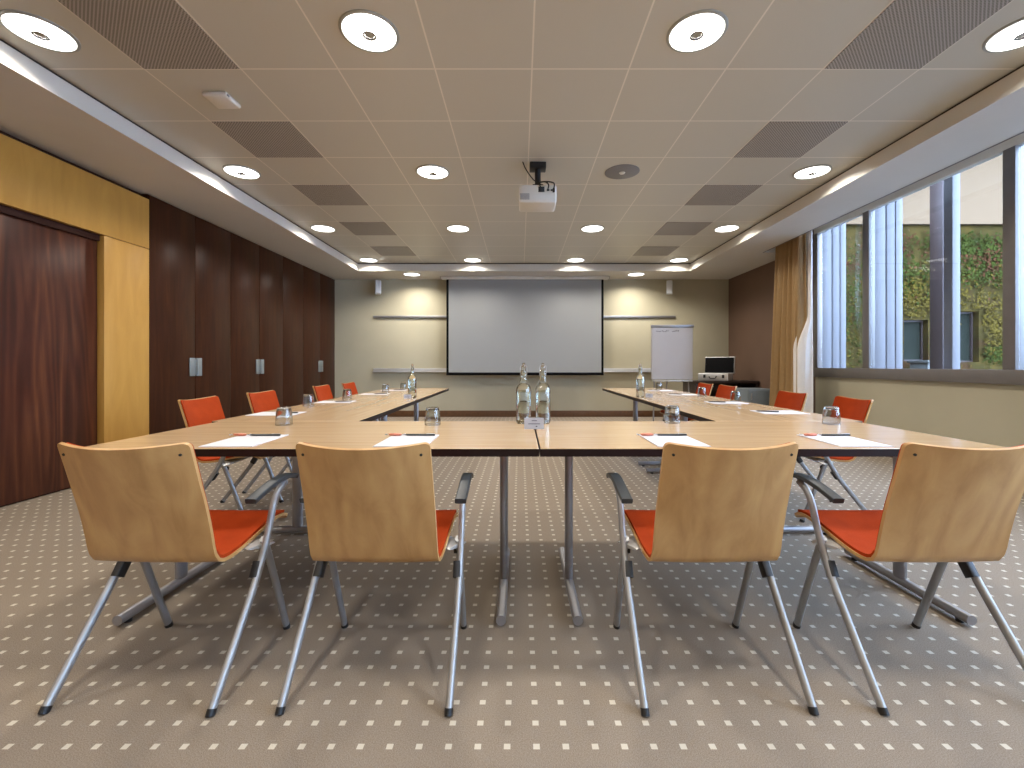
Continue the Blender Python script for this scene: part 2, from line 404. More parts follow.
# ------------------------------------------------------------------ courtyard outside
YW = 9.0
g = nb(); box(g, (XR + .16, -6, -.3), (22, YW + .4, -.2)); struct('ground', g, 'concrete')
wing = thing('courtyard_wing', 'overgrown brick wing of the building across the courtyard outside the window', 'building', (7, YW, -.2))
def wl(x0, x1, z0, z1, y0=0, y1=.3): return ((x0 - 7, y0, z0 + .2), (x1 - 7, y1, z1 + .2))
b_ = nb()
for r_ in ((4.4, 7.72, -.2, 6.5), (7.72, 8.22, -.2, 1.12), (7.72, 8.22, 1.95, 6.5), (8.22, 8.84, -.2, 6.5), (8.84, 9.24, -.2, 1.1), (8.84, 9.24, 2.12, 6.5), (9.24, 20, -.2, 6.5)):
    box(b_, *wl(*r_))
obj('wall', b_, 'mossy_brick', wing)
for (x0, x1, z0, z1) in ((7.72, 8.22, 1.12, 1.95), (8.84, 9.24, 1.1, 2.12)):
    b_ = nb(); box(b_, *wl(x0, x1, z0, z1, .16, .2)); wn = obj('window', b_, 'dark_glass', wing)
    b_ = nb(); xm = (x0 + x1) / 2
    for q in ((x0 + .001, x0 + .03, z0 + .001, z1 - .001), (x1 - .03, x1 - .001, z0 + .001, z1 - .001), (x0 + .031, x1 - .031, z1 - .03, z1 - .001), (x0 + .031, x1 - .031, z0 + .001, z0 + .03)):
        box(b_, *wl(*q, .12, .158))
    obj('window_frame', b_, 'column_brown', wn)
b_ = nb(); box(b_, (-2.6, -2.6, 6.62), (13, -.001, 6.75), .01); obj('added_shade_slab', b_, 'concrete', wing)  # unseen slab added above the blind to keep sky light off it
bl = nb(); box(bl, (-2.6, -.10, 0), (13, -.06, 2.4)); box(bl, (-2.6, -.115, 0), (13, -.05, .07), .01)
tag(obj('roller_blind', bl, 'blind_cream', loc=(7, YW, 3.84)), 'wide cream blind hanging across the upper courtyard wall', 'blind')
b_ = nb(); box(b_, (-.1, -.12, 0), (.1, .12, 6.2), .01); box(b_, (.101, -.08, 0), (.16, .08, 6.2), .005)
tag(obj('column', b_, 'column_brown', loc=(7.08, 7.5, -.2)), 'dark brown upright column outside the window in the courtyard', 'column')
b_ = nb(); box(b_, (-.28, -.2, 0), (.28, .2, 1.28), .02); box(b_, (-.31, -.23, 1.28), (.31, .23, 1.33), .01)
tag(obj('planter_box', b_, 'concrete', loc=(7.9, YW - .45, -.2)), 'pale concrete plinth against the courtyard wall under its left dark window', 'plinth')
rl = thing('railing', 'thin dark metal railing in front of the courtyard wall', 'railing', (10.1, YW - .6, -.2))
for i in range(4):
    b_ = nb(); tube(b_, [(-.9 + i * .6, 0, 0), (-.9 + i * .6, 0, 2.1)], .013, n=8); obj('post', b_, 'black_plastic', rl)
for z in (1.4, 1.75, 2.08):
    b_ = nb(); tube(b_, [(-.93, 0, z), (.93, 0, z)], .009, n=8); obj('rail', b_, 'black_plastic', rl)
b_ = nb(); rnd = random.Random(11)
for mi, spots, n in ((0, [(9.5, 3.3, .7, .14), (9.3, 2.85, .7, .13), (7.6, 2.8, .4, .3), (9.9, 1.25, .5, .10), (6.6, 2.2, .3, .6), (8.9, 3.5, .5, .1)], 3200),
                     (1, [(8.0, 2.4, .5, .25), (9.5, 1.9, .4, .4), (7.2, 1.8, .5, .5)], 2600), (2, [(9.9, 2.95, .35, .2), (9.7, 3.15, .5, .15), (7.3, 3.3, .4, .3)] , 900)):
    for _ in range(n):
        cx, cz, sx, sz = rnd.choice(spots)
        x, z = rnd.gauss(cx, sx), rnd.gauss(cz, sz)
        if z > 3.75 or z < -.1 or (7.66 < x < 8.28 and 1.05 < z < 2.0) or (8.8 < x < 9.28 and 1.05 < z < 2.15): continue
        y = YW - .02 - rnd.random() * .06; q_ = rnd.uniform(.018, .042)
        RM = Matrix.Rotation(rnd.uniform(0, 6.3), 3, 'Y') @ Matrix.Rotation(rnd.uniform(-.7, .7), 3, 'X')
        f = b_.faces.new([b_.verts.new(Vector((x, y, z)) + RM @ Vector(q) * q_) for q in ((-1, 0, 0), (-.3, -.12, .55), (.5, 0, .45), (1.1, .1, 0), (.5, 0, -.45), (-.3, -.12, -.55))])
        f.material_index = mi
tag(obj('climbing_ivy', b_, ['leaf_green', 'leaf_olive', 'leaf_red'], smooth=False), 'green, olive and reddish ivy growing over the courtyard wall', 'ivy', kind='stuff')

# ------------------------------------------------------------------ curtain
ct = thing('curtain', 'gathered gold satin curtain with pale lining at the end of the window', 'curtain', (3.80, 6.15, 0))
def curtain_mesh(y_top, y_bot, nf, amp, xo, z0, z1, thick, ph=0.0, wrap=False):
    b_ = nb(); NU, NV = 150, 40; fr, bk = [], []
    for j in range(NV + 1):
        v = j / NV; z = z0 + (z1 - z0) * v
        ya = y_bot[0] + (y_top[0] - y_bot[0]) * v; yb = y_bot[1] + (y_top[1] - y_bot[1]) * v
        k = max(0.0, min(1.0, (1.75 - z) / .5)) if wrap else 0.0; k = k * k * (3 - 2 * k)
        yb += .05 * k
        rf, rb = [], []
        for i in range(NU + 1):
            u = i / NU
            a = amp * (.60 + .40 * (1 - v)) * (1 + .35 * math.sin(u * 9 + 1))
            wob = .35 * math.sin(v * 3 + u * 5)
            q = math.sin(2 * PI * nf * (u + .03 * math.sin(u * 13)) + ph + wob)
            x = xo - .125 * k * min(1, u * 2) + a * math.copysign(abs(q) ** .7, q) + .008 * math.sin(2 * PI * nf * 2.3 * u + v * 3)
            y = ya + (yb - ya) * u + .012 * math.sin(v * 3 + u * 11)
            rf.append(b_.verts.new((x, y, z))); rb.append(b_.verts.new((x + thick, y, z)))
        fr.append(rf); bk.append(rb)
    for j in range(NV):
        for i in range(NU):
            b_.faces.new((fr[j][i], fr[j][i + 1], fr[j + 1][i + 1], fr[j + 1][i])); b_.faces.new((bk[j][i], bk[j + 1][i], bk[j + 1][i + 1], bk[j][i + 1]))
    for j in range(NV):
        for i in (0, NU): b_.faces.new((fr[j][i], fr[j + 1][i], bk[j + 1][i], bk[j][i]))
    for i in range(NU):
        for j in (0, NV): b_.faces.new((fr[j][i], bk[j][i], bk[j][i + 1], fr[j][i + 1]))
    return b_
obj('curtain_cloth', curtain_mesh((-.19, .42), (-.20, .64), 6, .050, -.01, .02, 2.93, .004), 'curtain_gold', ct)
obj('lining', curtain_mesh((-.235, -.14), (-.25, -.10), 1.5, .012, .055, .03, 2.92, .004, 1.0, True), 'curtain_lining', ct)
b_ = nb(); box(b_, (-.03, -6.8, 2.95), (.05, .68, 2.98), .004); obj('curtain_track', b_, 'plastic_white', ct)

# ------------------------------------------------------------------ ceiling things
def make_light(loc, label, r=.146):
    t = thing('ceiling_downlight', label, 'ceiling light', loc, 0, 'round ceiling downlights')
    b_ = nb(); lathe(b_, [(r, 0), (r + .016, 0), (r + .016, -.005), (r + .010, -.009), (r, -.009)], 40, closed=True); obj('trim_ring', b_, 'trim_metal', t)
    b_ = nb(); lathe(b_, [(0, -.002), (r - .001, -.002), (r - .001, -.007), (0, -.007)], 40); obj('diffuser', b_, 'lamp_glow', t)
    b_ = nb(); lathe(b_, [(.028, -.0075), (.038, -.0075), (.038, -.022), (.028, -.022)], 28, closed=True); obj('center_ring', b_, 'lens_grey', t)
    b_ = nb(); lathe(b_, [(0, -.0105), (.027, -.0105), (.027, -.014), (0, -.018)], 24); obj('lens', b_, 'trim_metal', t)
    return t
def lamp(loc, power, r, par, spread=2.6):
    L = bpy.data.lights.new('downlight', 'AREA'); L.shape = 'DISK'; L.size = r * 2; L.energy = power; L.color = LAMP_COL; L.spread = spread
    o = bpy.data.objects.new('downlight', L); C.objects.link(o); o.parent = par; o.location = (0, 0, -.0095)
LX = [-2.685, -.843, .989, 2.82]; LY = [-1.08, .716, 2.504, 4.316, 6.10, 7.93]  # first row: unseen lamps continuing the grid, added to brighten the chair backs
cn = ['closest to the cupboards', 'just left of the projector', 'just right of the projector', 'closest to the windows']
rn = {0: 'added unseen behind the viewer', 1: 'above the viewer', 2: 'in the nearest visible row', 3: 'in the projector row', 4: 'in the row beyond the projector', 5: 'in the last row by the screen'}
first = None; lit = []
for j, y in enumerate(LY):
    for i, x in enumerate(LX):
        if (i, j) == (2, 3): continue
        lb = 'round ceiling downlight %s, %s' % (rn[j], cn[i])
        t = make_light((x, y, HC), lb) if first is None else dup(first, (x, y, HC), 0, lb)
        if first is None: first = t
        lit.append(t)
for t in lit: lamp(t.location, LAMP_W, .12, t)
t = thing('ceiling_speaker', 'round dark grey ceiling speaker to the right of the projector', 'speaker', (.986, 4.316, HC))
b_ = nb(); lathe(b_, [(0, 0), (.165, 0), (.165, -.004), (.15, -.009), (0, -.009)], 40); obj('grille', b_, 'lens_grey', t)
b_ = nb(); lathe(b_, [(0, -.0095), (.03, -.0095), (.022, -.018), (0, -.018)], 24); obj('center_cap', b_, 'plastic_white', t)
for x, lb in ((-2.05, 'small round downlight in the soffit left of the projection screen'), (2.2, 'small round downlight in the soffit right of the projection screen')):
    t = thing('soffit_downlight', lb, 'ceiling light', (x, 8.47, H))
    b_ = nb(); lathe(b_, [(.15, 0), (.168, 0), (.168, -.006), (.15, -.008)], 36, closed=True); obj('trim_ring', b_, 'silver_paint', t)
    b_ = nb(); lathe(b_, [(0, -.001), (.149, -.001), (.149, -.004), (0, -.004)], 36); obj('diffuser', b_, 'lamp_glow', t)
    lamp(t.location, SPOT_W, .12, t)
PX = [(-2.368, 'left'), (1.909, 'right')]; PY = [2.216, 3.417, 4.617, 5.818, 7.019]
rn2 = ['nearest of its column', 'second nearest of its column', 'in the middle of its column', 'next to last of its column', 'farthest of its column']
for x, s in PX:
    for j, y in enumerate(PY):
        t = thing('perforated_ceiling_panel', 'square perforated metal ceiling panel in the %s column, %s' % (s, rn2[j]), 'ceiling panel', (x, y, HC), 0, 'perforated ceiling panels')
        b_ = nb(); box(b_, (.006, .006, -.004), (TXS - .006, TYS - .006, -.0005)); obj('perforated_sheet', b_, 'perforated_metal', t)
# access point
t = thing('wireless_access_point', 'flat off-white square box on the ceiling near the left lights', 'access point', (-2.08, 3.12, HC), .0)
b_ = nb(); box(b_, (-.085, -.085, -.034), (.085, .085, -.001), .014, 3); obj('housing', b_, 'plastic_white', t)
b_ = nb(); box(b_, (.07, -.075, -.028), (.0865, -.05, -.016), .003); obj('port_cover', b_, 'lens_grey', t)

# projector
pj = thing('projector', 'white ceiling projector on a black bracket with loose cables', 'projector', (.165, 4.15, HC))
b_ = nb(); box(b_, (-.075, -.06, -.055), (.075, .06, -.001), .006); tube(b_, [(0, 0, -.05), (0, 0, -.20)], .028, n=16)
box(b_, (-.05, -.04, -.235), (.05, .04, -.2), .006); tube(b_, [(-.09, .02, -.235), (-.01, 0, -.215)], .012); tube(b_, [(.09, .02, -.235), (.01, 0, -.215)], .012)
obj('ceiling_bracket', b_, 'black_plastic', pj)
b_ = nb(); box(b_, (-.175, -.13, -.40), (.165, .15, -.24), .02, 3); body = obj('housing', b_, 'plastic_white', pj)
b_ = nb()
for k in range(7): box(b_, (-.165 + .0, -.1315, -.375 + k * .008), (-.08, -.1302, -.371 + k * .008))
obj('vent', b_, 'lens_grey', body)
b_ = nb(); lathe(b_, [(0, 0), (.045, 0), (.05, .02), (.04, .03), (0, .026)], 28); rot_bm(b_, Matrix.Rotation(-PI / 2, 4, 'X')); obj('lens', b_, 'black_plastic', pj, loc=(-.07, .151, -.315))
b_ = nb(); box(b_, (.0, -.134, -.31), (.055, -.1303, -.262), .001); box(b_, (.075, -.134, -.30), (.10, -.1303, -.285), .001); box(b_, (.11, -.134, -.30), (.13, -.1303, -.285), .001); obj('port', b_, 'black_plastic', pj)
for k, pts in enumerate(([(-.14, -.05, -.002), (-.11, -.07, -.08), (-.05, -.08, -.17), (0, -.10, -.22), (.02, -.15, -.27)],
                         [(.02, -.06, -.19), (.09, -.09, -.20), (.14, -.15, -.24), (.135, -.165, -.30)],
                         [(.0, -.06, -.2), (.06, -.10, -.205), (.09, -.15, -.25), (.085, -.15, -.29)])):
    b_ = nb(); tube(b_, catmull(pts), .006 if k else .005, n=8); obj('cable', b_, 'black_plastic', pj)
b_ = nb(); box(b_, (.125, -.177, -.325), (.145, -.155, -.29), .004); obj('cable_plug', b_, 'black_plastic', pj)

# ------------------------------------------------------------------ back wall things
YS = 8.70; sx0, sx1 = -1.433, 1.627
t = thing('projection_screen', 'large pulled-down projection screen with a black border on the back wall', 'screen', ((sx0 + sx1) / 2, YS, .84))
hw = (sx1 - sx0) / 2; SZ = 1.865
b_ = nb(); box(b_, (-hw + .045, -.0035, .055), (hw - .045, -.0005, SZ)); obj('screen_fabric', b_, 'screen_white', t)
b_ = nb(); box(b_, (-hw, 0, .02), (hw, .003, SZ)); obj('black_border', b_, 'screen_black', t)
b_ = nb(); box(b_, (-hw, -.018, 0), (hw, .018, .035), .008); obj('bottom_bar', b_, 'screen_black', t)
b_ = nb(); box(b_, (-hw - .10, -.07, SZ), (hw + .10, .07, H - .842), .015, 3); obj('casing', b_, 'plastic_white', t)
for x in (-hw - .1055, hw + .1005):
    b_ = nb(); box(b_, (x, -.06, SZ + .004), (x + .005, .06, H - .846), .002); obj('end_cap', b_, 'lens_grey', t)
b_ = nb(); box(b_, (-2.94, YB - .035, 1.985), (3.12, YB - .001, 2.03), .006); tag(obj('wall_rail', b_, 'leg_grey'), 'thin grey upper rail running along the back wall behind the screen', 'rail')
b_ = nb(); box(b_, (-2.94, YB - .03, .90), (3.12, YB - .001, .975), .004); box(b_, (-2.94, YB - .085, .895), (3.12, YB - .031, .915), .004)
tag(obj('wall_tray_rail', b_, 'alu'), 'pale lower rail with a narrow tray along the back wall', 'rail')
for x, lb, s in ((-2.80, 'small white loudspeaker high on the back wall left of the screen', 1), (2.95, 'small white loudspeaker high on the back wall right of the screen', -1)):
    t = thing('wall_speaker', lb, 'speaker', (x, YB - .16, 2.44), .35 * s)
    b_ = nb(); box(b_, (-.055, -.075, 0), (.055, .075, .26), .012, 3); obj('cabinet', b_, 'speaker_white', t)
    b_ = nb(); box(b_, (-.046, -.080, .012), (.046, -.0755, .248), .002); obj('grille', b_, 'speaker_white', t)
    b_ = nb(); tube(b_, [(0, .07, .13), (-.03 * s, .158, .13)], .014); obj('wall_bracket', b_, 'black_plastic', t)

# flip chart
t = thing('flip_chart', 'flip chart easel with a blank white pad in the right back corner', 'flip chart', (2.63, 7.72, 0), -.05)
b_ = nb(); box(b_, (-.355, .022, .80), (.355, .04, 1.72), .004); obj('board', b_, 'alu', t)
b_ = nb(); box(b_, (-.34, .006, .79), (.34, .0215, 1.69), .001); pad = obj('paper_pad', b_, 'paper', t)
b_ = nb(); box(b_, (-.36, -.006, 1.685), (.37, .04, 1.735), .006); obj('clamp_bar', b_, 'leg_grey', t)
b_ = nb(); box(b_, (-.33, -.05, .755), (.33, .02, .775), .004); obj('tray', b_, 'alu', t)
for n_, p0, p1 in (('leg', (-.27, .056, 1.66), (-.31, .056, .012)), ('leg', (.27, .056, 1.66), (.31, .056, .012)), ('leg', (0, .06, 1.66), (0, .55, .012))):
    b_ = nb(); tube(b_, [p0, p1], .013, n=10); lg = obj('leg', b_, 'leg_grey', t)
    b_ = nb(); tube(b_, [Vector(p1) + Vector((0, 0, .03)), Vector(p1) - Vector((0, 0, .011))], .017, n=10); obj('rubber_foot', b_, 'black_plastic', lg)
b_ = nb(); rnd = random.Random(3)
for x0, x1 in ((-.27, -.06), (0.0, .11)):
    x = x0
    while x < x1:
        dx = rnd.uniform(.012, .02); z = 1.625 + rnd.uniform(-.006, .006)
        box(b_, (x, .003, z - rnd.uniform(.004, .010)), (x + dx * .7, .0058, z + rnd.uniform(.002, .01))); x += dx * (1.5 if x0 < -.1 else 1.1)
obj('handwriting', b_, 'ink', pad)

# desk with the open case in the far right corner
dk = thing('side_desk', 'dark desk against the brown wall in the far right corner', 'desk', (3.63, 8.12, 0))
b_ = nb(); box(b_, (-.58, -.33, .72), (.545, .33, .76), .003); obj('desktop', b_, 'dark_desk', dk)
for x in (-.56, .50):
    b_ = nb(); box(b_, (x, -.31, 0), (x + .035, .31, .7195), .003); obj('side_panel', b_, 'dark_desk', dk)
b_ = nb(); box(b_, (-.523, .26, .15), (.498, .28, .7195), .002); obj('back_panel', b_, 'dark_desk', dk)
b_ = nb(); box(b_, (-.523, -.25, .60), (-.05, .25, .7195), .003); dr = obj('drawer', b_, 'dark_desk', dk)
b_ = nb(); tube(b_, [(-.34, -.262, .66), (-.23, -.262, .66)], .006, n=8); obj('handle', b_, 'chrome', dr)
cb = thing('grey_cabinet', 'low blue-grey cabinet in front of the desk beside the curtain', 'cabinet', (3.80, 7.25, 0))
b_ = nb(); box(b_, (-.22, -.22, .03), (.20, .24, .66), .006); obj('body', b_, 'grey_blue', cb)
b_ = nb(); box(b_, (-.21, -.238, .05), (.19, -.2205, .64), .004); d_ = obj('door', b_, 'grey_blue', cb)
b_ = nb(); tube(b_, [(-.17, -.25, .50), (-.17, -.25, .60)], .007, n=8); obj('handle', b_, 'chrome', d_)
for x in (-.19, .17):
    for y in (-.19, .20):
        b_ = nb(); tube(b_, [(x, y, 0), (x, y, .0295)], .015, n=10); obj('foot', b_, 'black_plastic', cb)
cs = thing('open_briefcase', 'open aluminium briefcase with a black lid standing on the dark desk', 'briefcase', (3.55, 8.08, .7605), -.70)
b_ = nb(); box(b_, (-.275, -.16, 0), (.245, .16, .13), .012, 3); obj('case_base', b_, 'alu', cs)
b_ = nb(); box(b_, (-.245, 0, .012), (.255, .018, .29), .006); lid = obj('lid_lining', b_, 'screen_black', cs, loc=(0, .125, .131), rot=(-.12, 0, 0))
b_ = nb(); box(b_, (-.255, .019, 0), (.265, .075, .305), .012, 3); obj('lid', b_, 'alu', cs, loc=(0, .125, .131), rot=(-.12, 0, 0))
for x in (-.18, .14):
    b_ = nb(); box(b_, (x, -.166, .05), (x + .04, -.1605, .105), .002); obj('latch', b_, 'black_plastic', cs)
b_ = nb(); tube(b_, catmull([(-.07, -.163, .07), (-.07, -.19, .075), (-.05, -.195, .045), (.03, -.195, .045), (.05, -.19, .075), (.05, -.163, .07)]), .009, n=10); obj('handle', b_, 'black_plastic', cs)

# ------------------------------------------------------------------ wardrobes along the left wall
edges = [4.49, 5.12, 5.75, 6.385, 7.02, 7.68, 8.33, 8.978]
def wardrobe(y0, y1, doors, label):
    t = thing('wardrobe', label, 'wardrobe', (XL, (y0 + y1) / 2, 0))
    h = (y1 - y0) / 2
    b_ = nb(); box(b_, (-.66, -h + .002, .07), (-.025, h - .002, H - .002)); obj('body', b_, 'wardrobe_dark', t)
    b_ = nb(); box(b_, (-.64, -h + .002, 0), (-.045, h - .002, .0695)); obj('plinth', b_, 'dark_brown', t)
    n_ = len(doors); wd = 2 * h / n_
    for i in range(n_):
        a, c = -h + i * wd, -h + (i + 1) * wd
        b_ = nb(); box(b_, (-.0245, a + .004, .075), (0, c - .004, H - .012), .0015); d_ = obj('door', b_, 'wardrobe_dark', t)
        if doors[i]:
            s = c if doors[i] > 0 else a; sg = -1 if doors[i] > 0 else 1
            ya, yb = sorted((s + sg * .010, s + sg * .095))
            b_ = nb(); box(b_, (.0003, ya, .915), (.012, yb, 1.12), .003); 
            box(b_, (.0121, (ya if sg > 0 else yb - .012), .93), (.020, (ya + .012 if sg > 0 else yb), 1.105), .002)
            obj('handle', b_, 'handle_steel', d_)
    return t
wardrobe(edges[0], edges[2], [1, -1], 'dark wood wardrobe with two tall doors next to the yellow pillar')
wardrobe(edges[2], edges[4], [1, -1], 'dark wood wardrobe with two tall doors, the middle handled pair of the row')
wardrobe(edges[4], edges[5], [0], 'narrow dark wood wardrobe panel without handles between two door pairs')
wardrobe(edges[5], edges[7], [1, -1], 'dark wood wardrobe with two tall doors at the far corner by the back wall')

# ------------------------------------------------------------------ tables
TW = .85
def make_table(L, label, loc, rz, fo=0.0, fh=.36):
    t = thing('meeting_table', label, 'table', loc, rz, 'meeting tables set in a U')
    h = L / 2 - .002
    b_ = nb(); box(b_, (-h + .002, -TW / 2 + .002, TZ - .024), (h - .002, TW / 2 - .002, TZ), .0015, 1); obj('tabletop', b_, 'table_veneer', t)
    b_ = nb()
    z0, z1 = TZ - .032, TZ - .0025
    box(b_, (-h, -TW / 2, z0), (h, -TW / 2 + .0018, z1)); box(b_, (-h, TW / 2 - .0018, z0), (h, TW / 2, z1))
    box(b_, (-h, -TW / 2 + .0018, z0), (-h + .0018, TW / 2 - .0018, z1)); box(b_, (h - .0018, -TW / 2 + .0018, z0), (h, TW / 2 - .0018, z1))
    box(b_, (-h + .0018, -TW / 2 + .0018, z0), (h - .0018, TW / 2 - .0018, TZ - .0245))
    obj('edge_band', b_, 'edge_dark', t)
    b_ = nb(); box(b_, (-h + .19, -.03, TZ - .075), (h - .19, .03, TZ - .0325), .003); obj('crossbeam', b_, 'leg_grey', t)
    for s in (-1, 1):
        x = s * (h - .15)
        b_ = nb(); tube(b_, [(x, fo, .045), (x, fo, TZ - .038)], .019, .033, side=(1, 0, 0), n=20); lg = obj('leg', b_, 'leg_grey', t)
        b_ = nb(); box(b_, (x - .03, -.30, TZ - .045), (x + .03, .30, TZ - .0325), .003); obj('leg_bracket', b_, 'leg_grey', lg)
        b_ = nb(); tube(b_, [(x, fo - fh, .030), (x, fo + fh, .030)], .020, .020, n=18); ft = obj('foot', b_, 'leg_grey', lg)
        for y in (fo - fh + .05, fo + fh - .05):
            b_ = nb(); tube(b_, [(x, y, 0), (x, y, .013)], .014, n=10); obj('floor_glide', b_, 'black_plastic', lg)
    return t
YN = 2.17
tl = make_table(1.82, 'light wood meeting table in the near row, on the left of the centre seam', (.077 - .91, YN, 0), 0, -.07, .335)
tr_ = make_table(1.86, 'light wood meeting table in the near row, on the right of the centre seam', (.077 + .93, YN, 0), 0, -.07, .335)
SL = 1.84
al, ar = PI / 2 + .016, PI / 2 - .004
make_table(SL, 'light wood meeting table on the left side, nearer the front row', (-1.380, 2.60 + SL / 2, 0), al)
make_table(SL, 'light wood meeting table on the left side, nearer the screen wall', (-1.410, 2.60 + SL * 1.5, 0), al)
make_table(SL, 'light wood meeting table on the window side, nearer the front row', (1.572, 2.60 + SL / 2, 0), ar)
make_table(SL, 'light wood meeting table on the window side, nearer the screen wall', (1.580, 2.60 + SL * 1.5, 0), ar)

# ------------------------------------------------------------------ chairs
PROF = catmull([(0, -.236, .812), (0, -.214, .74), (0, -.190, .66), (0, -.166, .58), (0, -.147, .50), (0, -.134, .442), (0, -.112, .409), (0, -.07, .396), (0, .0, .400), (0, .09, .416), (0, .17, .431), (0, .235, .436), (0, .272, .428), (0, .292, .412)], 7)
ACC = [0.0]
for a, c in zip(PROF, PROF[1:]): ACC.append(ACC[-1] + (c - a).length)
LEN = ACC[-1]
def prof_at(s):
    s = max(0, min(LEN, s))
    for i in range(len(ACC) - 1):
        if ACC[i + 1] >= s: break
    f = (s - ACC[i]) / max(1e-9, ACC[i + 1] - ACC[i]); p = PROF[i].lerp(PROF[i + 1], f)
    t = (PROF[min(i + 2, len(PROF) - 1)] - PROF[max(i - 1, 0)]).normalized()
    return p, Vector((0, -t.z, t.y))      # inner (sitter's side) normal: forward on back, up on seat
def shell_patch(s0, s1, W0, W1, off0, off1, rad, ns=44, nx=14, r_end=None):
    b_ = nb(); top, bot = [], []
    r_end = rad if r_end is None else r_end
    for i in range(ns + 1):
        q = i / ns
        q = .5 - .5 * math.cos(PI * q) if ns > 20 else q
        s = s0 + (s1 - s0) * q
        w_ = W0 + (W1 - W0) * (s / LEN)
        d0, d1 = s - s0, s1 - s
        for d, r_ in ((d0, rad), (d1, r_end)):
            if d < r_: w_ -= r_ - math.sqrt(max(0, r_ * r_ - (r_ - d) ** 2))
        p, nrm = prof_at(s)
        k = max(0, 1 - s / .36)                        # back is dished, seat slightly
        rt, rb = [], []
        for j in range(nx + 1):
            xx = -1 + 2 * j / nx; x = xx * w_
            dish = (.048 * k ** .8 if k > 0 else 0) + (.012 * max(0, 1 - abs((s - .62) / .25)) if s > .36 else 0)
            c_ = (1 - (x / W0) ** 2) * dish
            base = Vector((x, p.y, p.z)) - nrm * c_
            rt.append(b_.verts.new(base + nrm * off1)); rb.append(b_.verts.new(base + nrm * off0))
        top.append(rt); bot.append(rb)
    for i in range(ns):
        for j in range(nx):
            b_.faces.new((top[i][j], top[i][j + 1], top[i + 1][j + 1], top[i + 1][j])); b_.faces.new((bot[i][j], bot[i + 1][j], bot[i + 1][j + 1], bot[i][j + 1]))
    for i in range(ns):
        for j in (0, nx): b_.faces.new((top[i][j], top[i + 1][j], bot[i + 1][j], bot[i][j]))
    for j in range(nx):
        for i in (0, ns): b_.faces.new((top[i][j], bot[i][j], bot[i][j + 1], top[i][j + 1]))
    return b_
def make_chair():
    t = thing('conference_chair', '', 'chair')
    obj('shell', shell_patch(0, LEN, .199, .207, 0, .011, .018), 'maple_ply', t)
    obj('back_pad', shell_patch(.007, .385, .193, .198, .0115, .021, .016, r_end=.002), 'red_fabric', t)
    obj('seat_pad', shell_patch(.388, LEN - .012, .195, .202, .0115, .022, .002, r_end=.03), 'red_fabric', t)
    for s in (-1, 1):
        b_ = nb()
        p, nrm = prof_at(.034)
        dish = .048 * (1 - .034 / .36) ** .8 * (1 - (.174 / .199) ** 2)
        c_ = Vector((s * .174, p.y, p.z)) - nrm * (dish + .001)
        tube(b_, [c_ + nrm * .003, c_ - nrm * .0015], .0042, n=10); obj('screw', b_, 'black_plastic', t)
    for s in (-1, 1):
        X = s * .252
        path = catmull([(X, -.215, .012), (X, -.10, .16), (X * .995, .012, .31), (X * .985, .078, .43), (X * .98, .115, .52), (X * .985, .145, .565), (X, .185, .590)], 6)
        b_ = nb(); tube(b_, path, .0115, .0145, side=(1, 0, 0), n=14); rl_ = obj('rear_leg', b_, 'silver_paint', t)
        b_ = nb(); tube(b_, [(X, -.222, 0), (X, -.212, .016)], .0125, .0155, side=(1, 0, 0), n=12); obj('foot_cap', b_, 'black_plastic', rl_)
        b_ = nb(); tube(b_, catmull([(X * .94, .222, .012), (X * .945, .16, .18), (X * .945, .092, .36), (X * .945, .066, .415)], 4), .0115, .0145, side=(1, 0, 0), n=14); fl = obj('front_leg', b_, 'silver_paint', t)
        b_ = nb(); tube(b_, [(X * .94, .226, 0), (X * .94, .221, .016)], .0125, .0155, side=(1, 0, 0), n=12); obj('foot_cap', b_, 'black_plastic', fl)
        # arm pad
        ap = catmull([(X * 1.04, -.045, .582), (X * 1.04, .03, .600), (X * 1.03, .11, .612), (X * 1.02, .18, .612), (X * 1.01, .225, .604), (X * 1.01, .245, .596)], 5)
        b_ = nb(); tube(b_, ap, .019, .009, side=(1, 0, 0), n=20, square=True); obj('armrest', b_, 'arm_plastic', t)
        # linking clip and hinge knob
        b_ = nb(); tube(b_, [(X * .965, .008, .300), (X * .96, .022, .322), (X * .955, .036, .344)], .0135, .018, side=(1, 0, 0), n=16, square=True); obj('linking_clip', b_, 'black_plastic', t)
        b_ = nb(); tube(b_, [(X * .945 - s * .018, .092, .365), (X * .945 - s * .006, .092, .365)], .015, n=14); obj('hinge_knob', b_, 'black_plastic', t)
        # cast bracket from tube to seat underside
        b_ = nb(); tube(b_, catmull([(X * .95, .055, .392), (X * .84, .07, .396), (X * .70, .08, .402), (X * .45, .085, .404)], 4), .050, .006, side=(0, 1, 0), n=16, square=False); obj('seat_bracket', b_, 'alu', t)
    b_ = nb(); tube(b_, [(-.238, .074, .385), (.238, .074, .385)], .011, n=12); obj('crossbar', b_, 'silver_paint', t)
    b_ = nb(); tube(b_, catmull([(-.10, .085, .392), (-.10, -.02, .395), (-.10, -.075, .398)], 3), .016, .005, side=(1, 0, 0), n=12); tube(b_, catmull([(.10, .085, .392), (.10, -.02, .395), (.10, -.075, .398)], 3), .016, .005, side=(1, 0, 0), n=12)
    obj('seat_support', b_, 'silver_paint', t)
    return t
near = [(-1.165, 'leftmost of the near four'), (-.462, 'just left of the centre gap'),
        (.622, 'just right of the centre gap'), (1.335, 'rightmost of the near four')]
ch0 = make_chair()
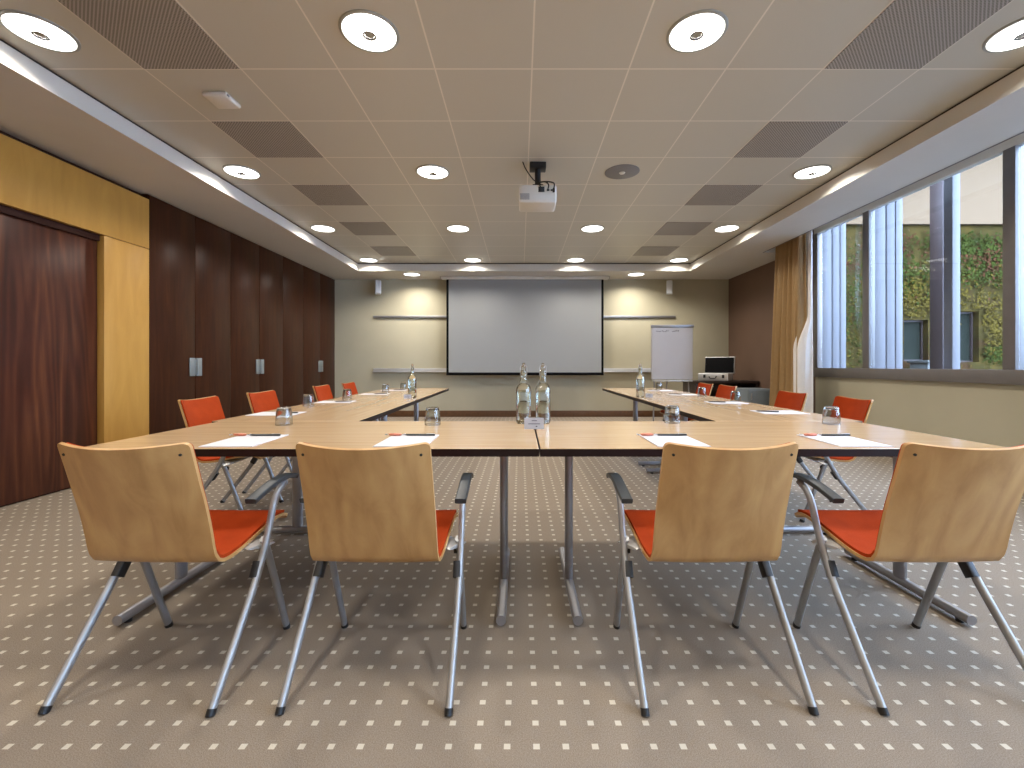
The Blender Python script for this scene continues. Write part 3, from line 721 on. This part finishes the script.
for i, (x, d) in enumerate(near):
    lb = 'red padded chair, plywood back to the viewer, ' + d
    rz = (-.02, -.01, .01, .0)[i]
    if i == 0: ch0.location = (x, 1.55, 0); ch0.rotation_euler = (0, 0, rz); ch0['label'] = lb; ch0['group'] = 'chairs along the near table row'
    else: dup(ch0, (x, 1.55, 0), rz, lb)
ord_ = ['nearest the viewer', 'second from the viewer', 'third from the viewer', 'farthest from the viewer']
for i, (y, dz) in enumerate(((3.14, .05), (3.88, .0), (5.05, .02), (5.84, .0))):
    dup(ch0, (-2.02, y, 0), -PI / 2 + dz, 'red padded chair on the cupboard side of the tables, ' + ord_[i], 'chairs along the left tables')
for i, (y, dz) in enumerate(((3.17, -.12), (3.85, -.02), (5.05, .0), (5.64, .0))):
    dup(ch0, (2.12, y, 0), PI / 2 + dz, 'red padded chair on the window side of the tables, ' + ord_[i], 'chairs along the window side tables')

# ------------------------------------------------------------------ things on the tables
TT = TZ + .0004
seatdesc = ['at the leftmost near seat', 'at the near seat left of centre', 'at the near seat right of centre', 'at the rightmost near seat']
pads = []
def add_pad(x, y, rz, d):
    t = thing('notepad', 'white paper notepad ' + d, 'notepad', (x, y, TT), rz, 'notepads at the seats')
    b_ = nb(); box(b_, (-.105, -.148, 0), (.105, .148, .0028)); obj('paper_sheets', b_, 'paper', t)
    return t
pen0 = None
def make_pen():
    t = thing('pen', '', 'pen')
    R = Matrix.Rotation(PI / 2, 4, 'Y')
    b_ = nb(); lathe(b_, [(0, 0), (.0012, 0), (.0045, .012), (.0048, .10), (.0045, .138), (0, .139)], 12); rot_bm(b_, R); obj('barrel', b_, 'pen_black', t, loc=(-.07, 0, .0052))
    b_ = nb(); box(b_, (.03, -.0015, .0098), (.066, .0015, .0112), .0004); obj('clip', b_, 'chrome', t)
    return t
def add_pen(x, y, z, rz, d):
    global pen0
    lb = 'dark ballpoint pen lying on the notepad ' + d
    if pen0 is None:
        pen0 = make_pen(); pen0.location = (x, y, z); pen0.rotation_euler = (0, 0, rz); tag(pen0, lb, 'pen', 'pens on the notepads'); return pen0
    return dup(pen0, (x, y, z), rz, lb)
sw0 = None
def add_sweet(x, y, z, rz, d):
    global sw0
    lb = 'orange wrapped sweet beside the pen ' + d
    if sw0 is None:
        t = sw0 = thing('wrapped_sweet', lb, 'sweet', (x, y, z), rz, 'wrapped sweets by the pens')
        R = Matrix.Rotation(PI / 2, 4, 'Y')
        b_ = nb(); lathe(b_, [(0, -.030), (.003, -.029), (.0058, -.022), (.0065, 0), (.0058, .022), (.003, .029), (0, .030)], 14); rot_bm(b_, R); obj('candy', b_, 'sweet_orange', t, loc=(0, 0, .0068))
        b_ = nb()
        for s in (-1, 1):
            for k in range(5):
                a = -.8 + k * .4; c0 = Vector((s * .030, 0, .0068)); e1 = c0 + Vector((s * .015, math.sin(a) * .012, math.cos(k * 2.3) * .003)); e2 = c0 + Vector((s * .015, math.sin(a + .4) * .012, -math.cos(k * 2.3) * .003))
                b_.faces.new([b_.verts.new(v) for v in (c0, e1, e2)])
        bmesh.ops.solidify(b_, geom=list(b_.faces), thickness=.0004)
        obj('wrapper_twist', b_, 'paper', t)
        return t
    return dup(sw0, (x, y, z), rz, lb)
gl0 = None
def add_glass(x, y, d):
    global gl0
    lb = 'upturned glass tumbler ' + d
    if gl0 is None:
        t = gl0 = thing('glass_tumbler', lb, 'glass', (x, y, TT), 0, 'upturned tumblers on the tables')
        b_ = nb(); lathe(b_, [(.0430, 0), (.0425, .03), (.040, .06), (.036, .085), (.033, .094), (.029, .0965), (0, .0965), (0, .084), (.028, .083), (.0325, .080), (.0375, .058), (.0402, .03), (.0407, 0)], 36, closed=False)
        # close rim
        bmesh.ops.holes_fill(b_, edges=[e for e in b_.edges if e.is_boundary], sides=0)
        b_.free(); b_ = nb()
        P = [(.0430, .001), (.0425, .03), (.040, .06), (.036, .085), (.033, .094), (.029, .0965), (0, .0965)]
        Q = [(0, .084), (.028, .083), (.0325, .080), (.0375, .058), (.0402, .03), (.0407, .001)]
        lathe(b_, [(.0418, 0)] + P, 36); n_ = len(b_.verts); lathe(b_, Q + [(.0418, 0)], 36)
        bmesh.ops.remove_doubles(b_, verts=b_.verts, dist=.00001)
        obj('glass_body', b_, 'tumbler_glass', t)
        return t
    return dup(gl0, (x, y, TT), 0, lb)
bo0 = None
def add_bottle(x, y, d):
    global bo0
    lb = 'clear glass water bottle ' + d
    if bo0 is None:
        t = bo0 = thing('water_bottle', lb, 'bottle', (x, y, TT), 0, 'clear water bottles on the tables')
        b_ = nb()
        lathe(b_, [(0, 0), (.036, 0), (.0415, .006), (.042, .05), (.042, .165), (.0435, .170), (.0435, .178), (.0425, .188), (.0375, .205), (.029, .219), (.0215, .231), (.0205, .238), (.018, .242), (.0165, .262), (.0175, .266), (.0165, .270), (.0155, .296), (.0125, .298),
                   (.0125, .262), (.014, .24), (.0175, .231), (.0265, .216), (.035, .201), (.0392, .187), (.0385, .165), (.0385, .012), (.034, .008), (0, .009)], 40)
        obj('bottle_glass', b_, 'bottle_glass', t)
        b_ = nb(); lathe(b_, [(0, .0095), (.034, .009), (.038, .0125), (.038, .165), (.0385, .186), (.0345, .2005), (.0262, .215), (.0185, .2265), (0, .2265)], 36); obj('water', b_, 'water', t)
        b_ = nb(); lathe(b_, [(0, .28), (.009, .28), (.0105, .3), (.012, .304), (.0125, .314), (.009, .330), (.005, .337), (0, .338)], 24); obj('stopper', b_, 'tumbler_glass', t)
        b_ = nb(); tube(b_, catmull([(.017, 0, .262), (.019, 0, .29), (.0165, 0, .318), (0, 0, .326), (-.0165, 0, .318), (-.019, 0, .29), (-.017, 0, .262)], 4), .0012, n=6); obj('wire_clasp', b_, 'chrome', t)
        return t
    return dup(bo0, (x, y, TT), 0, lb)
PZ = TT + .0030
nx_ = [-1.165, -.475, .62, 1.335]
padx = [-1.175, -.480, .655, 1.385]
for i in range(4):
    add_pad(padx[i], 1.925, (.03, 0, 0, -.03)[i], seatdesc[i])
penc = [(-1.158, 2.03), (-.455, 2.035), (.69, 2.035), (1.43, 2.03)]
for i, (x, y) in enumerate(penc):
    add_pen(x, y, PZ, (.03, .0, 0, .0)[i], seatdesc[i])
    add_sweet(x - .112, y - .002, PZ if i < 5 else TT, .0, seatdesc[i])
for x, y, d in ((-1.288, 2.44, 'near the leftmost near seat'), (-.477, 2.44, 'near the near seat left of centre'), (.858, 2.52, 'near the near seat right of centre'), (1.72, 2.47, 'near the rightmost near seat')):
    add_glass(x, y, d)
ls = ['at the nearest seat on the cupboard side', 'at the second seat on the cupboard side', 'at the third seat on the cupboard side', 'at the farthest seat on the cupboard side']
rs = ['at the nearest seat on the window side', 'at the second seat on the window side', 'at the third seat on the window side', 'at the farthest seat on the window side']
for i, y in enumerate((2.98, 3.93, 4.98, 5.75)):
    add_pad(-1.62, y, -PI / 2 + .05, ls[i]); add_pen(-1.55, y - .01, PZ, .35 if i else .25, ls[i])
for i, y in enumerate((3.07, 3.86, 4.9, 5.66)):
    add_pad(1.78, y, PI / 2 - .03, rs[i]); add_pen(1.70, y + .0, PZ, -.45, rs[i])
for x, y, i in ((-1.675, 3.54, 0), (-1.655, 4.28, 1), (-1.64, 5.45, 2), (-1.56, 5.98, 3)): add_glass(x, y, 'beside the notepad ' + ls[i])
for x, y, i in ((1.905, 3.95, 1), (1.88, 4.62, 2), (1.86, 5.98, 3)): add_glass(x, y, 'beside the notepad ' + rs[i])
add_bottle(.020, 2.50, 'on the near row, left one of the centre pair'); add_bottle(.128, 2.50, 'on the near row, right one of the centre pair')
add_bottle(-1.075, 4.46, 'on the cupboard side table, standing alone'); add_bottle(1.225, 4.55, 'on the window side table, standing alone')
def tent(x, y, s, rz, d):
    t = thing('tent_card', d, 'card', (x, y, TT), rz)
    for q, nm in ((1, 'front_panel'), (-1, 'rear_panel')):
        b_ = nb(); h, dd = .055 * s, .020 * s
        v = [(-.05 * s, -q * dd, 0), (.05 * s, -q * dd, 0), (.05 * s, -q * .0002, h), (-.05 * s, -q * .0002, h)]
        f = b_.faces.new([b_.verts.new(p) for p in v]); bmesh.ops.solidify(b_, geom=[f], thickness=.0003 * q); pn = obj(nm, b_, 'paper', t)
        if q == 1:
            b_ = nb()
            for k, (a, c) in enumerate(((-.012, .014), (-.03, .03))):
                z0 = h * (.72 - .28 * k); yy = -dd * (1 - z0 / h) - .0012
                box(b_, (a * s, yy - .0003, z0), (c * s, yy, z0 + .003 * s))
            box(b_, (.008 * s, -dd * .75 - .0012, h * .1), (.016 * s, -dd * .75 - .0008, h * .28)); obj('printing', b_, 'ink', pn)
tent(.072, 2.29, 1.0, 0, 'small white printed tent card in front of the centre bottles')
tent(-1.10, 4.37, .7, .3, 'tiny white tent card beside the bottle on the cupboard side')
tent(1.30, 4.50, .7, -.3, 'tiny white tent card beside the bottle on the window side')
